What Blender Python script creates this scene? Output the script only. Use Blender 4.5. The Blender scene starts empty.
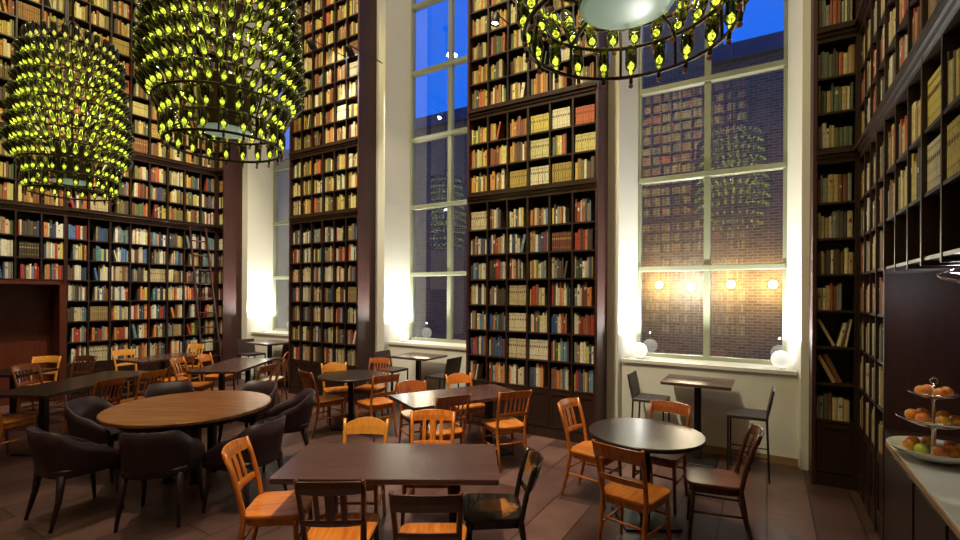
import bpy, math, random
from mathutils import Vector, Matrix
rnd = random.Random(7)
C = bpy.context.scene.collection
PI = math.pi
# ------------------------------------------------------------------ camera frame
EYE = 1.9; AL = math.radians(31.23); FPX = 475.0
FW = Vector((-math.sin(AL), math.cos(AL), 0)); RT = Vector((math.cos(AL), math.sin(AL), 0))
def V(l, d, z=0.0):
    p = RT*l + FW*d; return Vector((p.x, p.y, z))
def proj(p):
    d = p.x*FW.x + p.y*FW.y; l = p.x*RT.x + p.y*RT.y
    if d < .05: return None
    return 480 + FPX*l/d, 295 - FPX*(p.z-EYE)/d, d

# ------------------------------------------------------------------ mesh builder
class MB:
    def __init__(s): s.v=[]; s.f=[]; s.c=[]; s.sm=[]
    def add(s, vs, fs, col=None, smooth=False):
        b=len(s.v); s.v += [tuple(v) for v in vs]
        for f in fs:
            s.f.append(tuple(b+i for i in f)); s.c.append(col); s.sm.append(smooth)
        return s
    def box(s, x0,x1,y0,y1,z0,z1, M=None, col=None, bev=0.0):
        if bev > 0:
            xs=[(x0,x0+bev),(x1-bev,x1)]
            b=bev
            vs=[];fs=[]
            def ring(z, i):
                return [(x0+i+b,y0+i,z),(x1-i-b,y0+i,z),(x1-i,y0+i+b,z),(x1-i,y1-i-b,z),(x1-i-b,y1-i,z),(x0+i+b,y1-i,z),(x0+i,y1-i-b,z),(x0+i,y0+i+b,z)]
            vs=ring(z0,b*.6)+ring(z0+b,0)+ring(z1-b,0)+ring(z1,b*.6)
            for k in range(3):
                for i in range(8):
                    j=(i+1)%8; fs.append((k*8+i,k*8+j,(k+1)*8+j,(k+1)*8+i))
            fs.append(tuple(range(7,-1,-1))); fs.append(tuple(range(24,32)))
        else:
            vs=[(x0,y0,z0),(x1,y0,z0),(x1,y1,z0),(x0,y1,z0),(x0,y0,z1),(x1,y0,z1),(x1,y1,z1),(x0,y1,z1)]
            fs=[(0,3,2,1),(4,5,6,7),(0,1,5,4),(1,2,6,5),(2,3,7,6),(3,0,4,7)]
        if M: vs=[M@Vector(v) for v in vs]
        return s.add(vs,fs,col)
    def prism(s, out, z0, z1, bev=0.0, M=None, col=None):
        n=len(out); cx=sum(p[0] for p in out)/n; cy=sum(p[1] for p in out)/n
        def ring(z,i):
            r=[]
            for x,y in out:
                d=math.hypot(x-cx,y-cy) or 1; k=(d-i)/d
                r.append(Vector((cx+(x-cx)*k, cy+(y-cy)*k, z)))
            return r
        lv=[(z0,bev),(z0+bev,0),(z1-bev,0),(z1,bev)] if bev>0 else [(z0,0),(z1,0)]
        vs=[];fs=[]
        for z,i in lv: vs+=ring(z,i)
        for k in range(len(lv)-1):
            for i in range(n):
                j=(i+1)%n; fs.append((k*n+i,k*n+j,(k+1)*n+j,(k+1)*n+i))
        fs.append(tuple(range(n-1,-1,-1))); fs.append(tuple((len(lv)-1)*n+i for i in range(n)))
        if M: vs=[M@v for v in vs]
        return s.add(vs,fs,col)
    def lathe(s, prof, n=24, M=None, col=None, smooth=True, cap=True):
        vs=[];fs=[];m=len(prof)
        for r,z in prof:
            for i in range(n):
                a=2*PI*i/n; vs.append(Vector((r*math.cos(a),r*math.sin(a),z)))
        for k in range(m-1):
            for i in range(n):
                j=(i+1)%n; fs.append((k*n+i,k*n+j,(k+1)*n+j,(k+1)*n+i))
        if cap:
            fs.append(tuple(range(n-1,-1,-1))); fs.append(tuple((m-1)*n+i for i in range(n)))
        if M: vs=[M@v for v in vs]
        return s.add(vs,fs,col,smooth)
    def tube(s, pts, r, n=8, closed=False, col=None, sx=1.0, ref=None):
        P=[Vector(p) for p in pts]; m=len(P); rs = r if isinstance(r,(list,tuple)) else [r]*m
        vs=[];fs=[]
        for k in range(m):
            if closed: t=P[(k+1)%m]-P[k-1]
            else: t=P[min(k+1,m-1)]-P[max(k-1,0)]
            t.normalize()
            up = Vector(ref) if ref else (Vector((0,0,1)) if abs(t.z)<.9 else Vector((1,0,0)))
            a=t.cross(up).normalized(); b=a.cross(t).normalized()
            for i in range(n):
                an=2*PI*(i+.5)/n
                vs.append(P[k]+a*math.cos(an)*rs[k]*sx+b*math.sin(an)*rs[k])
        for k in range(m if closed else m-1):
            for i in range(n):
                j=(i+1)%n; k2=(k+1)%m
                fs.append((k*n+i,k*n+j,k2*n+j,k2*n+i))
        if not closed:
            fs.append(tuple(range(n-1,-1,-1))); fs.append(tuple((m-1)*n+i for i in range(n)))
        return s.add(vs,fs,col,n>4)
    def board(s, w, z0, z1, yf, th, arch=0.0, dip=0.0, n=10, x0=0.0):
        """curved board: yf(x,z) gives the centre plane"""
        vs=[];fs=[]; rows=3
        for i in range(n+1):
            u=-1+2*i/n; x=x0+u*w/2
            zt=z1+arch*(1-u*u); zb=z0+dip*(1-u*u)
            for j in range(rows):
                z=zb+(zt-zb)*j/(rows-1); y=yf(x,z); e=th/2*(1.0 if j==1 else .7)
                vs.append(Vector((x,y-e,z))); vs.append(Vector((x,y+e,z)))
        R=rows*2
        for i in range(n):
            for j in range(rows-1):
                a=i*R+j*2; b=(i+1)*R+j*2
                fs.append((a,b,b+2,a+2)); fs.append((a+1,a+3,b+3,b+1))
            a=i*R; b=(i+1)*R
            fs.append((a,a+1,b+1,b)); t=(rows-1)*2
            fs.append((a+t,b+t,b+t+1,a+t+1))
        for i,flip in ((0,0),(n,1)):
            a=i*R
            loop=[a,a+2,a+4,a+5,a+3,a+1]
            fs.append(tuple(loop if not flip else loop[::-1]))
        return s.add(vs,fs,None,False)
    def mesh(s, name, mat):
        me=bpy.data.meshes.new(name); me.from_pydata(s.v,[],s.f)
        mats = mat if isinstance(mat,(list,tuple)) else [mat]
        for m in mats: me.materials.append(m)
        if any(c is not None for c in s.c):
            at=me.color_attributes.new('Col','FLOAT_COLOR','CORNER'); buf=[]
            for f,c in zip(s.f,s.c):
                c=c or (.5,.5,.5)
                buf += [c[0],c[1],c[2],1.0]*len(f)
            at.data.foreach_set('color',buf)
        me.polygons.foreach_set('use_smooth',s.sm)
        me.update(); return me
    def build(s, name, mat, parent=None):
        o=bpy.data.objects.new(name, s.mesh(name,mat)); C.objects.link(o)
        if parent: o.parent=parent
        return o
def tag(o,label=None,cat=None,group=None,kind=None):
    if label: o['label']=label
    if cat: o['category']=cat
    if group: o['group']=group
    if kind: o['kind']=kind
    return o
def thing(name,label,cat,loc=(0,0,0),rz=0,group=None,kind=None):
    o=bpy.data.objects.new(name,None); C.objects.link(o); o.location=loc; o.rotation_euler=(0,0,rz)
    o.empty_display_size=.1
    return tag(o,label,cat,group,kind)
def kids(o): return [c for c in C.objects if c.parent==o]
def copy_tree(o,parent=None):
    c=o.copy(); C.objects.link(c); c.parent=parent
    for ch in KIDS(o): copy_tree(ch,c)
    return c
def KIDS(o): return list(o.children)
def struct(name,mb,m,parent=None):
    o=mb.build(name,m,parent)
    if not parent: o['kind']='structure'
    return o

# ------------------------------------------------------------------ materials
def nt(name):
    m=bpy.data.materials.new(name); m.use_nodes=True; t=m.node_tree
    return m,t,t.nodes['Principled BSDF']
def plain(name,col,rough=.5,metal=0.0,noise=.15,scale=20,bump=0.0,coat=0.0,spec=.5):
    m,t,b=nt(name); N=t.nodes; L=t.links
    n=N.new('ShaderNodeTexNoise'); n.inputs['Scale'].default_value=scale; n.inputs['Detail'].default_value=4
    tc=N.new('ShaderNodeTexCoord'); L.new(tc.outputs['Object'],n.inputs['Vector'])
    mx=N.new('ShaderNodeMix'); mx.data_type='RGBA'
    mx.inputs[6].default_value=(*[c*(1-noise) for c in col],1); mx.inputs[7].default_value=(*[min(1,c*(1+noise)) for c in col],1)
    L.new(n.outputs['Fac'],mx.inputs[0]); L.new(mx.outputs[2],b.inputs['Base Color'])
    b.inputs['Roughness'].default_value=rough; b.inputs['Metallic'].default_value=metal
    b.inputs['Coat Weight'].default_value=coat; b.inputs['Specular IOR Level'].default_value=spec
    if bump:
        bp=N.new('ShaderNodeBump'); bp.inputs['Strength'].default_value=bump; bp.inputs['Distance'].default_value=.01
        L.new(n.outputs['Fac'],bp.inputs['Height']); L.new(bp.outputs[0],b.inputs['Normal'])
    return m
def wood(name,c1,c2,rough=.35,axis=0,scale=6,coat=.2,stretch=14):
    m,t,b=nt(name); N=t.nodes; L=t.links
    tc=N.new('ShaderNodeTexCoord'); mp=N.new('ShaderNodeMapping'); s=[stretch]*3; s[axis]=1.0
    mp.inputs['Scale'].default_value=s; L.new(tc.outputs['Object'],mp.inputs[0])
    n=N.new('ShaderNodeTexNoise'); n.inputs['Scale'].default_value=scale; n.inputs['Detail'].default_value=6; n.inputs['Distortion'].default_value=.6
    L.new(mp.outputs[0],n.inputs['Vector'])
    r=N.new('ShaderNodeValToRGB'); r.color_ramp.elements[0].position=.3; r.color_ramp.elements[1].position=.7
    r.color_ramp.elements[0].color=(*c1,1); r.color_ramp.elements[1].color=(*c2,1)
    L.new(n.outputs['Fac'],r.inputs[0]); L.new(r.outputs[0],b.inputs['Base Color'])
    b.inputs['Roughness'].default_value=rough; b.inputs['Coat Weight'].default_value=coat; b.inputs['Coat Roughness'].default_value=.25
    return m
def emit(name,col,st,sample=True):
    m,t,b=nt(name); b.inputs['Base Color'].default_value=(*col,1)
    b.inputs['Emission Color'].default_value=(*col,1); b.inputs['Emission Strength'].default_value=st
    if not sample: m.cycles.emission_sampling='NONE'
    return m
M={}
M['case']=wood('case_wood',(.020,.0085,.0055),(.034,.015,.010),.38,2,3,.1)
M['cornice']=wood('cornice_wood',(.026,.011,.007),(.042,.019,.012),.32,0,3,.2)
M['panel']=wood('panel_wood',(.040,.0105,.0095),(.060,.016,.014),.5,2,2,.0)
M['door']=wood('door_wood',(.075,.014,.007),(.11,.022,.010),.4,2,2,.1)
M['plaster']=plain('plaster',(.80,.78,.70),.75,noise=.05,scale=3,bump=.05)
M['pierpaint']=plain('pier_paint',(.62,.58,.36),.6,noise=.05,scale=3)
M['sill']=plain('sill_stone',(.78,.77,.72),.45,noise=.04)
M['baseb']=wood('baseboard_wood',(.30,.18,.09),(.38,.24,.13),.5,0,3)
M['ceil']=plain('ceiling_paint',(.55,.52,.45),.8,noise=.03)
M['frame']=plain('window_frame_paint',(.30,.32,.22),.4,noise=.06,scale=4)
M['orange']=wood('honey_wood',(.42,.105,.012),(.70,.23,.030),.30,2,4,.45,9)
M['honey']=wood('light_honey_wood',(.60,.23,.028),(.82,.37,.06),.30,2,4,.45,9)
M['red']=wood('reddish_wood',(.26,.060,.014),(.42,.11,.024),.28,2,4,.5,9)
M['dark']=wood('dark_brown_wood',(.060,.017,.008),(.115,.032,.014),.28,2,4,.5,9)
M['seatw']=wood('seat_wood',(.46,.125,.016),(.76,.26,.04),.26,1,4,.5,8)
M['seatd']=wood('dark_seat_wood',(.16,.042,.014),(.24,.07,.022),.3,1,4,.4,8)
M['cream']=plain('cream_seat',(.70,.56,.42),.5)
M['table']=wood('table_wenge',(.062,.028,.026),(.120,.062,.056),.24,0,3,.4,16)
M['tabled']=wood('table_dark',(.026,.016,.016),(.048,.030,.029),.30,0,3,.3,16)
M['oak']=wood('table_oak',(.20,.062,.014),(.50,.20,.05),.30,0,2.2,.35,9)
M['black']=plain('black_metal',(.018,.016,.016),.42,.3)
M['bronze']=plain('bronze_metal',(.060,.040,.028),.38,.8)
M['leather']=plain('plum_leather',(.034,.014,.021),.46,noise=.12,scale=60,bump=.12)
M['stoolm']=plain('stool_leather',(.045,.028,.028),.5,noise=.1,scale=50)
M['counter']=plain('marble_counter',(.72,.74,.72),.16,noise=.06,scale=5)
M['counteredge']=wood('counter_edge',(.42,.25,.12),(.5,.32,.17),.4,1,3)
M['silver']=plain('silver',(.82,.82,.80),.12,1.0,noise=.03)
M['porcelain']=plain('porcelain',(.75,.76,.74),.18,noise=.02)
M['bluebowl']=plain('blue_bowl',(.05,.07,.20),.15)
M['brickd']=None
def worn():
    m,t,b=nt('worn_black_lacquer'); N=t.nodes; L=t.links
    tc=N.new('ShaderNodeTexCoord'); g=N.new('ShaderNodeVectorMath'); g.operation='DISTANCE'; g.inputs[1].default_value=(0,-.02,.45)
    n=N.new('ShaderNodeTexNoise'); n.inputs['Scale'].default_value=14; n.inputs['Detail'].default_value=6
    L.new(tc.outputs['Object'],n.inputs['Vector']); L.new(tc.outputs['Object'],g.inputs[0])
    a=N.new('ShaderNodeMath'); a.operation='MULTIPLY_ADD'; a.inputs[1].default_value=.22; L.new(n.outputs['Fac'],a.inputs[0]); L.new(g.outputs['Value'],a.inputs[2])
    r=N.new('ShaderNodeValToRGB'); e=r.color_ramp.elements
    e[0].position=.19; e[0].color=(.42,.17,.04,1); e[1].position=.27; e[1].color=(.012,.010,.009,1)
    L.new(a.outputs[0],r.inputs[0]); L.new(r.outputs[0],b.inputs['Base Color']); b.inputs['Roughness'].default_value=.25; b.inputs['Coat Weight'].default_value=.4
    return m
M['worn']=worn()
def wornback():
    m,t,b=nt('worn_black_back'); N=t.nodes; L=t.links
    tc=N.new('ShaderNodeTexCoord'); n=N.new('ShaderNodeTexNoise'); n.inputs['Scale'].default_value=5; n.inputs['Detail'].default_value=6
    L.new(tc.outputs['Object'],n.inputs['Vector'])
    r=N.new('ShaderNodeValToRGB'); e=r.color_ramp.elements
    e[0].position=.50; e[0].color=(.012,.010,.009,1); e[1].position=.60; e[1].color=(.40,.17,.045,1)
    L.new(n.outputs['Fac'],r.inputs[0]); L.new(r.outputs[0],b.inputs['Base Color']); b.inputs['Roughness'].default_value=.28; b.inputs['Coat Weight'].default_value=.4
    return m
M['wornback']=wornback()
def floor_mat():
    m,t,b=nt('floor_stone'); N=t.nodes; L=t.links
    tc=N.new('ShaderNodeTexCoord'); mp=N.new('ShaderNodeMapping'); mp.inputs['Rotation'].default_value=(0,0,math.radians(90))
    L.new(tc.outputs['Object'],mp.inputs[0])
    br=N.new('ShaderNodeTexBrick'); br.inputs['Scale'].default_value=1.0; br.inputs['Brick Width'].default_value=1.4; br.inputs['Row Height'].default_value=.34
    br.inputs['Mortar Size'].default_value=.006; br.inputs['Color1'].default_value=(.070,.036,.031,1); br.inputs['Color2'].default_value=(.165,.092,.080,1)
    br.inputs['Mortar'].default_value=(.028,.017,.014,1); L.new(mp.outputs[0],br.inputs['Vector'])
    n=N.new('ShaderNodeTexNoise'); n.inputs['Scale'].default_value=2.2; n.inputs['Detail'].default_value=8; n.inputs['Roughness'].default_value=.65
    L.new(tc.outputs['Object'],n.inputs['Vector'])
    mx=N.new('ShaderNodeMix'); mx.data_type='RGBA'; mx.blend_type='MULTIPLY'; mx.inputs[0].default_value=.8
    r=N.new('ShaderNodeValToRGB'); r.color_ramp.elements[0].position=.3; r.color_ramp.elements[0].color=(.45,.42,.42,1); r.color_ramp.elements[1].position=.7; r.color_ramp.elements[1].color=(1.2,1.15,1.15,1)
    L.new(n.outputs['Fac'],r.inputs[0]); L.new(br.outputs['Color'],mx.inputs[6]); L.new(r.outputs[0],mx.inputs[7]); L.new(mx.outputs[2],b.inputs['Base Color'])
    b.inputs['Roughness'].default_value=.34
    bp=N.new('ShaderNodeBump'); bp.inputs['Strength'].default_value=.15; bp.inputs['Distance'].default_value=.01
    L.new(n.outputs['Fac'],bp.inputs['Height']); L.new(bp.outputs[0],b.inputs['Normal'])
    return m
M['floor']=floor_mat()
def brick_mat(name,c1,c2,mort,sc=1.0):
    m,t,b=nt(name); N=t.nodes; L=t.links
    tc=N.new('ShaderNodeTexCoord'); mp=N.new('ShaderNodeMapping'); mp.inputs['Rotation'].default_value=(math.radians(90),0,0)
    L.new(tc.outputs['Object'],mp.inputs[0])
    br=N.new('ShaderNodeTexBrick'); br.inputs['Scale'].default_value=sc; br.inputs['Brick Width'].default_value=.26; br.inputs['Row Height'].default_value=.085
    br.inputs['Mortar Size'].default_value=.012; br.inputs['Color1'].default_value=(*c1,1); br.inputs['Color2'].default_value=(*c2,1); br.inputs['Mortar'].default_value=(*mort,1)
    L.new(mp.outputs[0],br.inputs['Vector']); L.new(br.outputs['Color'],b.inputs['Base Color']); b.inputs['Roughness'].default_value=.85
    return m
M['brick']=brick_mat('outdoor_brick',(.20,.125,.065),(.12,.072,.036),(.27,.19,.11))
M['roofm']=plain('roof_sheet',(.05,.055,.07),.5)
def book_mat():
    m,t,b=nt('book_cloth'); N=t.nodes; L=t.links
    a=N.new('ShaderNodeAttribute'); a.attribute_name='Col'
    tc=N.new('ShaderNodeTexCoord'); n=N.new('ShaderNodeTexNoise'); n.inputs['Scale'].default_value=45; n.inputs['Detail'].default_value=3
    L.new(tc.outputs['Object'],n.inputs['Vector'])
    r=N.new('ShaderNodeMapRange'); r.inputs[1].default_value=.3; r.inputs[2].default_value=.7; r.inputs[3].default_value=.72; r.inputs[4].default_value=1.12
    L.new(n.outputs['Fac'],r.inputs[0])
    mx=N.new('ShaderNodeMix'); mx.data_type='RGBA'; mx.blend_type='MULTIPLY'; mx.inputs[0].default_value=1.0
    cc=N.new('ShaderNodeCombineColor')
    for i in range(3): L.new(r.outputs[0],cc.inputs[i])
    L.new(a.outputs['Color'],mx.inputs[6]); L.new(cc.outputs[0],mx.inputs[7]); L.new(mx.outputs[2],b.inputs['Base Color'])
    b.inputs['Roughness'].default_value=.55
    return m
M['book']=book_mat()
def glass_mat(name,tint,ior,mult):
    m=bpy.data.materials.new(name); m.use_nodes=True; t=m.node_tree; N=t.nodes; L=t.links; N.clear()
    o=N.new('ShaderNodeOutputMaterial'); tr=N.new('ShaderNodeBsdfTransparent'); gl=N.new('ShaderNodeBsdfGlossy'); fr=N.new('ShaderNodeFresnel'); mx=N.new('ShaderNodeMixShader'); mu=N.new('ShaderNodeMath')
    tr.inputs[0].default_value=(*tint,1); gl.inputs['Roughness'].default_value=.01; gl.inputs[0].default_value=(1,1,1,1); fr.inputs[0].default_value=ior
    mu.operation='MULTIPLY'; mu.inputs[1].default_value=mult; mu.use_clamp=True
    L.new(fr.outputs[0],mu.inputs[0]); L.new(mu.outputs[0],mx.inputs[0]); L.new(tr.outputs[0],mx.inputs[1]); L.new(gl.outputs[0],mx.inputs[2]); L.new(mx.outputs[0],o.inputs[0])
    return m
M['glass']=glass_mat('window_glass',(.92,.94,.93),1.5,4.6)
M['bottle']=glass_mat('bottle_glass',(.16,.20,.08),1.5,2.2)
def opal():
    m,t,b=nt('opal_diffuser'); b.inputs['Base Color'].default_value=(.5,.65,.55,1); b.inputs['Roughness'].default_value=.3
    b.inputs['Emission Color'].default_value=(.42,.68,.50,1); b.inputs['Emission Strength'].default_value=.2
    return m
M['opal']=opal()
M['bulb']=emit('glowing_filament',(.95,.88,.15),3.0,False)
def filament(m,lo,hi):
    t=m.node_tree; n=t.nodes.new('ShaderNodeTexNoise'); n.inputs['Scale'].default_value=75; n.inputs['Detail'].default_value=2
    tc=t.nodes.new('ShaderNodeTexCoord'); t.links.new(tc.outputs['Object'],n.inputs['Vector'])
    r=t.nodes.new('ShaderNodeMapRange'); r.inputs[1].default_value=.38; r.inputs[2].default_value=.65; r.inputs[3].default_value=lo; r.inputs[4].default_value=hi
    t.links.new(n.outputs['Fac'],r.inputs[0]); t.links.new(r.outputs[0],t.nodes['Principled BSDF'].inputs['Emission Strength'])
filament(M['bulb'],.35,13.0)
M['bulbw']=emit('glowing_filament_warm',(1.0,.74,.30),5,False)
M['cork']=plain('pink_glass_tip',(.45,.22,.18),.15)
M['globe']=emit('white_globe_glass',(1.0,1.0,.95),.55)
M['spotlens']=emit('spot_lens',(1.0,.95,.85),12,False)
M['sconce']=emit('outdoor_sconce_glass',(1.0,.80,.30),22)
M['sconcew']=emit('outdoor_sconce_white',(.75,.90,1.0),22)

# ------------------------------------------------------------------ setting
ZC=9.6; YB=5.89; YP=6.3; YU=6.4; YW=6.9
XR=.754; XL=-10.33
BACKY=-3.6
fl=MB(); fl.box(-13,2.0,BACKY-.2,YW+.1,-.1,0); struct('floor',fl,M['floor'])
cl=MB(); cl.box(-13,2.0,BACKY-.2,YW+.3,ZC,ZC+.15); struct('ceiling',cl,M['ceil'])
WIN=[(-8.83,0),(-4.80,1),(-.687,2)]; HW=.87; SILL=1.06; WTOP=8.35
# far wall solid between window openings, behind the bookcases
wl=MB()
edges=[-10.9]
for cx,_ in WIN: edges += [cx-HW-.13,cx+HW+.13]
edges.append(1.3)
for i in range(0,len(edges),2):
    wl.box(edges[i],edges[i+1],YP,YW+.15,0,ZC)
for cx,_ in WIN:
    wl.box(cx-HW-.13,cx+HW+.13,YU,YW+.15,0,SILL-.04)
    wl.box(cx-HW-.13,cx+HW+.13,YP,YW+.15,WTOP,ZC)
    for s in (-1,1):   # splayed reveals
        x0=cx+s*(HW+.13); x1=cx+s*HW
        vs=[(x0,YP,0),(x1,YW,0),(x0,YW,0),(x0,YP,WTOP),(x1,YW,WTOP),(x0,YW,WTOP)]
        wl.add(vs,[(0,1,4,3),(1,2,5,4),(2,0,3,5),(0,2,1),(3,4,5)])
struct('wall_far',wl,M['plaster'])
tr_=MB()
for i,(cx,_) in enumerate(WIN):
    mb=MB(); mb.box(cx-HW-.10,cx+HW+.10,YU-.025,YW-.03,SILL-.04,SILL); struct('window_sill',mb,M['sill']).name='trim_%d'%(i+1)
    mb=MB(); mb.box(cx-HW-.12,cx+HW+.12,YU-.015,YU,0,.085); struct('baseboard_far',mb,M['baseb'])
for cx,i in WIN:
    w=thing('window_%d'%(i+1),None,None,(cx,YW,SILL),0,None,'structure')
    fm=MB(); H=WTOP-SILL
    for s in (-1,1): fm.box(s*HW-.03 if s>0 else -HW-.01, HW+.01 if s>0 else -HW+.03,-.05,.05,0,H)
    fm.box(-HW,HW,-.05,.05,0,.05); fm.box(-HW,HW,-.05,.05,H-.05,H)
    fm.build('window_frame',M['frame'],w)
    ml=MB(); ml.box(-.038,.038,-.045,.045,0,H); ml.build('mullion',M['frame'],w)
    zs=[2.256,3.486,4.73,5.96,7.19]; prev=.05
    for z in zs:
        tb=MB(); tb.box(-HW,HW,-.07,.04,z-SILL-.02,z-SILL+.05,bev=.008); tb.build('transom',M['frame'],w)
    zz=[SILL+.05]+zs+[WTOP-.05]
    for a,b in zip(zz[:-1],zz[1:]):
        for s in (-1,1):
            pn=MB(); x0,x1=(-HW,-.03) if s<0 else (.03,HW)
            pn.add([(x0,0,a-SILL),(x1,0,a-SILL),(x1,0,b-SILL),(x0,0,b-SILL)],[(0,1,2,3)])
            pn.build('window_pane',M['glass'],w)
# left wall frame
LU=Vector((-.0478,-.99886,0)); LN=Vector((.99886,-.0478,0)); LO=Vector((XL,YB,0))   # LN points into the room
ML=Matrix(((LU.x,LN.x,0,LO.x),(LU.y,LN.y,0,LO.y),(0,0,1,0),(0,0,0,1)))              # local (s, out, z)
MF=Matrix(((1,0,0,0),(0,-1,0,YB),(0,0,1,0),(0,0,0,1)))                               # far wall: s=X, out=-Y
MRt=Matrix(((0,-1,0,XR),(-1,0,0,YB),(0,0,1,0),(0,0,0,1)))                            # right: s from corner towards camera, out=-X
DB=.34
def mbox(mb,Mx,s0,s1,o0,o1,z0,z1,bev=0): 
    return mb.box(s0,s1,o0,o1,z0,z1,M=Mx,bev=bev)
wl=MB(); mbox(wl,ML,-1.2,10,-.75,-.60,0,ZC)
struct('wall_left',wl,M['plaster'])
wl=MB(); wl.box(XR+.58,XR+.72,BACKY,YW+.15,0,ZC); struct('wall_right',wl,M['case'])
wl=MB(); wl.box(-13,2.0,BACKY-.2,BACKY,0,ZC); struct('wall_back',wl,M['panel'])

# ------------------------------------------------------------------ bookcases
ROW1=[.66,1.03,1.40,1.765,2.13,2.49,2.85]; C1=(3.235,3.385)
ROW2=[3.40,3.755,4.11]; C2=(4.46,4.61)
ROW3=[4.63+.355*i for i in range(12)]
TOPZ=ROW3[-1]+.36
BOOKS=[]
WARM=[((.58,.47,.09),'yellow'),((.64,.55,.19),'pale yellow'),((.44,.31,.07),'ochre'),((.36,.19,.05),'tan'),((.22,.075,.025),'brown'),((.50,.12,.04),'rust red'),((.72,.64,.40),'cream'),((.20,.17,.06),'olive'),((.12,.08,.045),'dark brown'),((.55,.25,.05),'orange'),((.58,.52,.24),'pale yellow'),((.12,.16,.07),'dark green')]
MIX=[((.68,.61,.44),'cream'),((.60,.52,.33),'cream'),((.74,.70,.60),'white'),((.50,.40,.22),'beige'),((.32,.21,.10),'tan'),((.42,.05,.03),'red'),((.36,.05,.03),'dark red'),((.05,.085,.19),'blue'),((.05,.07,.13),'navy'),((.05,.10,.05),'green'),((.09,.07,.055),'dark brown'),((.58,.22,.07),'orange'),((.26,.10,.05),'brown'),((.24,.25,.23),'grey'),((.14,.24,.31),'pale blue'),((.06,.045,.035),'dark brown'),((.16,.05,.03),'dark brown'),((.62,.50,.13),'yellow')]
MIX+=[((.66,.60,.44),'cream'),((.56,.48,.30),'beige'),((.07,.05,.035),'dark brown')]
MIXL=MIX+[((.12,.28,.30),'teal'),((.78,.74,.64),'white'),((.78,.30,.10),'orange'),((.75,.68,.55),'cream'),((.10,.20,.40),'blue'),((.85,.80,.70),'white')]
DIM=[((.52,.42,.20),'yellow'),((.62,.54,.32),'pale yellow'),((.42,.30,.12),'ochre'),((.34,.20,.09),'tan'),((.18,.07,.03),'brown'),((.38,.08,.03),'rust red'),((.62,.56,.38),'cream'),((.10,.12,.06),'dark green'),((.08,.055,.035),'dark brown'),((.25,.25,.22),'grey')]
def fill(Mx,s0,s1,z,hmax,pal,case,row,bay,mode=None,rev=False):
    s=s0+.008; n=0; start=len(BOOKS)
    setc=None
    r=rnd.random()
    if mode=='set' or (mode is None and r<.08): setc=rnd.choice([p for p in pal if p[1] in('yellow','pale yellow','ochre','tan','brown','dark brown','rust red','cream','beige','navy')])
    hb=rnd.uniform(.235,.28); 
    end=s1-.008-(rnd.choice([0,0,0,.02,.04,.07]) if setc is None else 0)
    leanb=(rnd.random()<.10)
    wset=rnd.uniform(.026,.04)
    while True:
        w=wset if setc else rnd.choice([.018,.022,.026,.03,.034,.04,.045])*rnd.uniform(.9,1.1)
        if s+w>end: break
        c=setc or (pal[BOOKS[-1]['ci']] if (n and rnd.random()<.18) else rnd.choice(pal))
        ci=pal.index(c)
        h=min(hmax-.03,(hb if setc else hb*rnd.uniform(.82,1.14)))
        d=rnd.uniform(.13,.17) if not setc else .16
        lean=0
        if mode=='lean':
            lean=.46-.04*n
            if n==0: s+=.13
        if leanb and not setc and s+w+.09>end-.02: lean=rnd.choice([-.16,-.22]); 
        k=rnd.uniform(.85,1.15) if not setc else 1
        col=tuple(min(.9,x*k) for x in c[0])
        if lean and (s+w+(h*abs(math.sin(lean)) if mode!='lean' else .01)>end or n>6): break
        BOOKS.append(dict(M=Mx,s=s,z=z,w=w-.0015,h=h,d=d,lean=lean,col=col,cn=c[1],ci=ci,case=case,row=row,bay=bay,n=0,rev=rev,set=bool(setc)))
        s+=(w/math.cos(lean)+.003 if mode=='lean' else w+(h*abs(math.sin(lean)) if lean else 0))+rnd.choice([0,0,0,0,.002,.004]); n+=1
    bs=BOOKS[start:]
    if rev: bs=bs[::-1]
    for i,b in enumerate(bs): b['n']=i+1
INSET=.045      # books' spines stand this far behind the case front
def book_geo(mb,b):
    # local frame: u along shelf, o outwards, z up; spine at o=-INSET
    w,h,d=b['w'],b['h'],b['d']; o1=-(.015 if b['M'] is MRt else INSET); o0=o1-d
    c=b['col']; cs=math.cos(b['lean']); sn=math.sin(b['lean'])
    piv = b['s'] if b['lean']<=0 else b['s']+w
    off = 0
    def T(u,o,z):
        # lean about lower corner
        uu=u*cs - z*sn; zz=z*cs+u*sn
        if b['lean']<0: zz += 0; 
        return b['M']@Vector((b['s']+uu, o, b['z']+.001+zz+(w*abs(sn) if b['lean']<0 else 0)))
    sec=[(0,o0),(0,o1-.004),(w*.28,o1),(w*.72,o1),(w,o1-.004),(w,o0)]
    vs=[T(u,o,0) for u,o in sec]+[T(u,o,h) for u,o in sec]
    pg=(.62,.55,.40)
    fs=[(i,(i+1)%6,(i+1)%6+6,i+6) for i in range(6)]
    mb.add(vs,fs,c)
    mb.add(vs,[(5,4,3,2,1,0)],c); mb.add(vs,[(6,7,8,9,10,11)],pg)
    if b['lab'] and w>.02:
        lc=b['lab']; z0,z1=h*b['lz'],h*(b['lz']+b['lh'])
        e=.0012
        q=[T(w*.22,o1+e,z0),T(w*.78,o1+e,z0),T(w*.78,o1+e,z1),T(w*.22,o1+e,z1)]
        mb.add(q,[(0,1,2,3)],lc)
        if b['set']:
            for zz in (.18,.86):
                q=[T(w*.1,o1+e,h*zz),T(w*.9,o1+e,h*zz),T(w*.9,o1+e,h*(zz+.02)),T(w*.1,o1+e,h*(zz+.02))]
                mb.add(q,[(0,1,2,3)],lc)

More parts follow.
